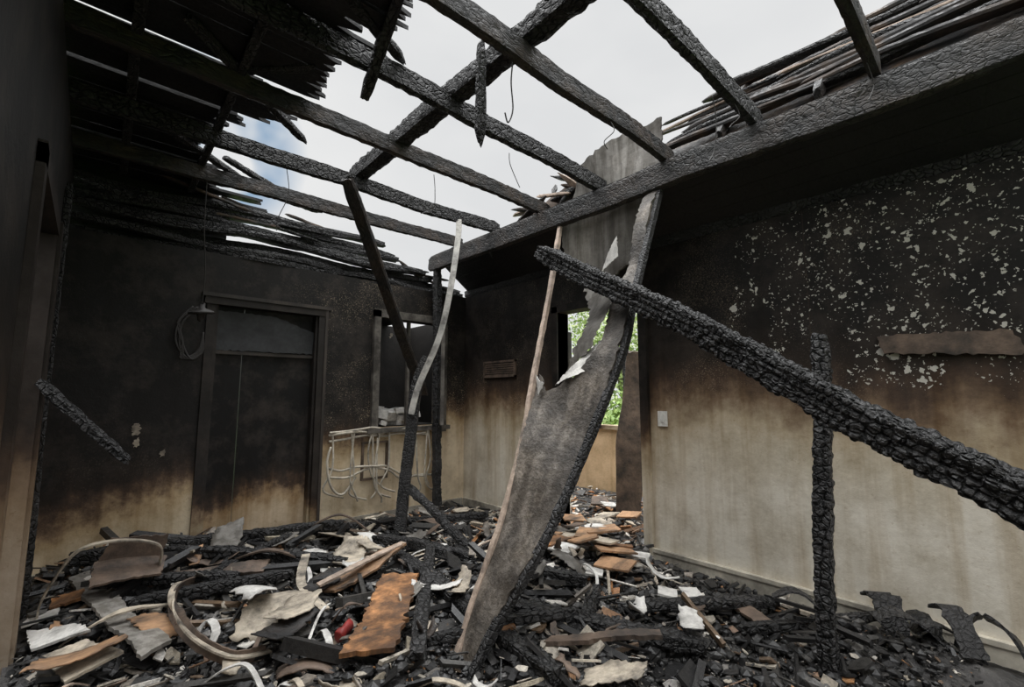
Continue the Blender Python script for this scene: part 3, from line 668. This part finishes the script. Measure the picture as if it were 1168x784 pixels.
log((.65,3.4,.15),(1.2,3.75,.2),.05,.04); log((1.9,2.6,.1),(2.6,2.9,.14),.06,.05)
log((1.75,1.45,.1),(2.3,1.75,.1),.07,.06); log((.25,3.2,.16),(1.0,3.05,.16),.07,.06); log((2.2,1.5,.1),(2.9,1.0,.08),.08,.06)
def strip(pts,w_=.05,h_=.008,mat=None,up=(0,1,0)):
    sweep('bent_lamination_strip',pts,w_,h_,mat or M_cream,up=up,n=50,ragged=.15)
strip([(-.09,3.41,.07),(-.10,3.42,.2),(-.06,3.4,.325),(.03,3.4,.465),(.2,3.4,.48),(.37,3.4,.42),(.38,3.42,.3)],.008,.05)
strip([(.56,3.36,.19),(.44,3.15,.23),(.40,2.89,.22),(.44,2.6,.18),(.55,2.40,.14),(.68,2.40,.12)],.06,.01,M_brown)
strip([(.55,3.38,.18),(.43,3.16,.25),(.385,2.89,.25),(.42,2.58,.21),(.54,2.37,.16),(.70,2.39,.12)],.008,.03)
strip([(1.24,3.5,.14),(1.12,3.2,.24),(1.0,2.9,.18),(1.02,2.58,.14)],.05,.01,M_cream,up=(0,0,1))
strip([(.0,3.1,.12),(.2,3.0,.24),(.45,3.1,.17)],.05,.008,M_cream,up=(0,0,1))
strip([(1.3,4.0,.15),(1.6,3.85,.3),(1.85,3.75,.12)],.04,.01,M_brown,up=(0,0,1))
strip([(.75,3.55,.2),(.95,3.35,.28),(1.2,3.3,.15)],.05,.01,M_brown,up=(0,0,1))
def fs(name,pts,mat,thick=.012,warp=.03,**k):
    k2={a:b for a,b in k.items() if a in('curl',)}
    sheet(name,[Vector(p)+Vector((0,0,.02)) for p in pts],mat,thick,warp,k.get('res',.05),k.get('rag',.006),**k2)
fs('warped_cabinet_panel',[(.10,3.47,.30),(.40,3.50,.30),(.42,3.48,.43),(.16,3.46,.46)],M_brown)
fs('warped_cabinet_panel',[(.08,3.3,.28),(.38,3.32,.26),(.42,3.5,.31),(.10,3.5,.33)],M_brown)
fs('broken_plank',[(.0,3.72,.22),(.09,3.79,.22),(.36,2.66,.13),(.25,2.58,.13)],M_sheet,.018)
fs('broken_plank',[(.15,3.6,.16),(.22,3.66,.2),(.95,3.35,.2),(.88,3.25,.18)],M_brown,.018)
fs('curled_laminate_sheet',[(.58,2.62,.14),(.80,2.93,.20),(.97,2.73,.22),(.82,2.42,.14)],M_cream,.006,.05,curl=.07,rag=.012)
fs('curled_laminate_sheet',[(.62,2.85,.24),(.85,2.95,.19),(.8,2.7,.26),(.66,2.65,.24)],M_white,.006,.05,curl=.06,rag=.012)
fs('curled_laminate_sheet',[(1.25,3.2,.18),(1.5,3.35,.19),(1.62,3.02,.16),(1.38,2.88,.17)],M_cream,.008,.04,rag=.012)
fs('white_board_piece',[(-.13,3.3,.14),(.04,3.12,.17),(.1,2.95,.15),(-.10,3.05,.14)],M_white)
fs('white_board_piece',[(-.06,2.95,.14),(.08,2.92,.16),(.2,2.66,.14),(.02,2.62,.12)],M_cream)
fs('white_board_piece',[(-.14,3.55,.14),(-.02,3.45,.16),(-.03,3.35,.16),(-.15,3.35,.14)],M_white)
fs('plywood_plank',[(1.33,2.56,.21),(1.50,2.45,.21),(1.25,2.12,.21),(1.02,1.84,.19),(.84,1.96,.19),(1.05,2.2,.2)],M_orange,.02,.02,rag=.012)
fs('plywood_scrap',[(-.05,3.58,.17),(.07,3.53,.2),(.06,3.44,.17),(-.06,3.48,.15)],M_orange,.015)
fs('plywood_scrap',[(1.5,1.85,.14),(1.62,1.8,.17),(1.58,1.7,.16),(1.48,1.72,.13)],M_orange,.015)
fs('plywood_scrap',[(1.84,2.15,.14),(1.98,2.1,.16),(1.94,2.02,.15),(1.82,2.03,.13)],M_orange,.015)
fs('curved_brown_plank',[(1.06,2.84,.17),(1.12,2.72,.17),(1.40,2.74,.22),(1.66,2.86,.24),(1.62,2.93,.24),(1.36,2.86,.22)],M_tan,.015,.05)
strip([(1.05,2.78,.20),(1.36,2.80,.265),(1.66,2.90,.28)],.05,.012,M_edge,up=(0,0,1))
random.seed(77)
for i in range(80):
    x=U(.0,3.0); y=U(1.1,4.0)
    if (x-.9)**2+(y-.9)**2<.25: continue
    a=U(0,6.28); l=U(.05,.17)*(1.1 if y>2 else .8); w_=l*U(.25,.75); z=H(x,y)+.065+U(0,.03)
    m_=random.choice((M_cream,M_white,M_sheet,M_brown,M_tan,M_grey,M_cream,M_brown,M_sheet,M_joist,M_white,M_white))
    tl=U(-.35,.35)
    P=[]
    for s1,s2 in ((-1,-.8),(.1,-1),(1,-.7),(.8,.9),(-.2,1),(-.9,.6)):
        s1*=U(.8,1.1);s2*=U(.7,1.1)
        P.append((x+l*math.cos(a)*s1-w_*math.sin(a)*s2,y+l*math.sin(a)*s1+w_*math.cos(a)*s2,z+tl*l*s1+.02))
    sheet('board_scrap',P,m_,.006,.03,.04,.012,curl=U(-.05,.07))
for i in range(24):
    x=U(.0,2.9) if i%2 else U(0,1.4); y=U(1.4,4.0); a=U(0,6.28); l=U(.15,.4); z=H(x,y)+.05; hh=U(.02,.10); dx,dy=math.cos(a)*l/2,math.sin(a)*l/2; bx=U(-.08,.08)
    strip([(x-dx,y-dy,z),(x-dx*.3+bx,y-dy*.3+bx,z+hh),(x+dx*.4+bx,y+dy*.4,z+hh*.8),(x+dx,y+dy,z)],U(.012,.035),.006,random.choice((M_cream,M_brown,M_edge,M_white)),up=(0,0,1))
tl_=[(2.70,2.28,M_orange),(2.93,2.2,M_tan),(2.72,2.6,M_orange),(2.85,2.42,M_cream),(2.6,2.45,M_tan),(2.98,2.5,M_brown),(2.5,2.2,M_white),(3.1,2.3,M_tan),(2.78,2.10,M_cream),(3.3,2.5,M_cream),(3.7,2.7,M_cream),(3.6,2.4,M_tan),(4.1,3.1,M_brown),(4.0,2.9,M_white),(2.62,2.62,M_tan),(2.82,2.25,M_tan),(2.55,2.33,M_orange),(3.05,2.42,M_white),(2.65,2.15,M_tan),(3.2,2.7,M_tan),(3.45,2.6,M_cream),(2.88,2.05,M_orange),(2.75,1.95,M_tan),(3.0,1.9,M_white),(2.6,1.85,M_tan)]
for i,(x,y,m_) in enumerate(tl_):
    a=U(0,3);l=U(.07,.14);w_=U(.05,.08);z=H(x,y)+.085+U(0,.03)
    if x>2.9 and y<2.1: x-=.1
    P=[(x+l*math.cos(a)*s1-w_*math.sin(a)*s2,y+l*math.sin(a)*s1+w_*math.cos(a)*s2,z+U(-.02,.03)) for s1,s2 in ((-1,-1),(1,-1),(1,1),(-1,1))]
    fs('broken_tile',P,m_,.012,.01,rag=.003)
for x,y in ((2.71,1.40),(2.58,1.30),(2.68,1.27),(2.52,1.44),(2.45,1.9)):
    a=U(-.3,.3)+.7;l=.065
    P=[(x+l*math.cos(a)*s1-l*.8*math.sin(a)*s2,y+l*math.sin(a)*s1+l*.8*math.cos(a)*s2,H(x,y)+.06+U(-.015,.02)) for s1,s2 in ((-1,-1),(1,-1),(1,1),(-1,1))]
    fs('white_ceramic_tile',P,M_white,.012,.003,rag=.002)
fs('broken_plank',[(2.72,1.22,.09),(2.78,1.17,.1),(2.66,.93,.09),(2.60,.99,.08)],M_brown,.015)
fs('broken_plank',[(1.62,1.55,.13),(1.68,1.56,.13),(1.98,1.18,.2),(1.94,1.14,.2)],M_brown,.02)
mt=Matrix.Translation((.97,2.22,.18))@Matrix.Rotation(.6,4,'Z')@Matrix.Rotation(1.45,4,'Y')
V=[];F=[]
for i,(zz_,r) in enumerate(((-.05,.02),(-.048,.028),(-.02,.03),(0,.022),(.02,.028),(.046,.026),(.05,.016),(.062,.010))):
    for k in range(16): a=k/16*6.283; V.append(mt@Vector((math.cos(a)*r*(1+.15*math.sin(3*a+i)),math.sin(a)*r*.8,zz_)))
for i in range(7):
    for k in range(16): F.append((i*16+k,i*16+(k+1)%16,(i+1)*16+(k+1)%16,(i+1)*16+k))
F.append(tuple(range(16))[::-1]); F.append(tuple(range(112,128)))
mk('crushed_red_bottle',V,F,M_red,smooth=True)
random.seed(41)
for i in range(7):
    x=U(2.75,3.12);y=U(.05,.75); a=U(0,3); r=U(.05,.10)
    p=[(min(3.15,x+math.cos(a)*t*.14-.03),y+math.sin(a)*t*.16,H(x,y)+.03+r*1.3*math.sin(t*1.5)+.02*t) for t in (0,.4,.8,1.2,1.7)]
    sweep('curled_roofing_scrap',p,U(.06,.12),.008,M_char,up=(0,0,1),n=18,ragged=.4)
sweep('curled_roofing_scrap',[(3.02,.30,.05),(3.05,.27,.18),(3.09,.2,.27),(3.07,.1,.22),(3.05,.05,.1)],.13,.012,M_char,up=(0,1,0),n=20,ragged=.4)
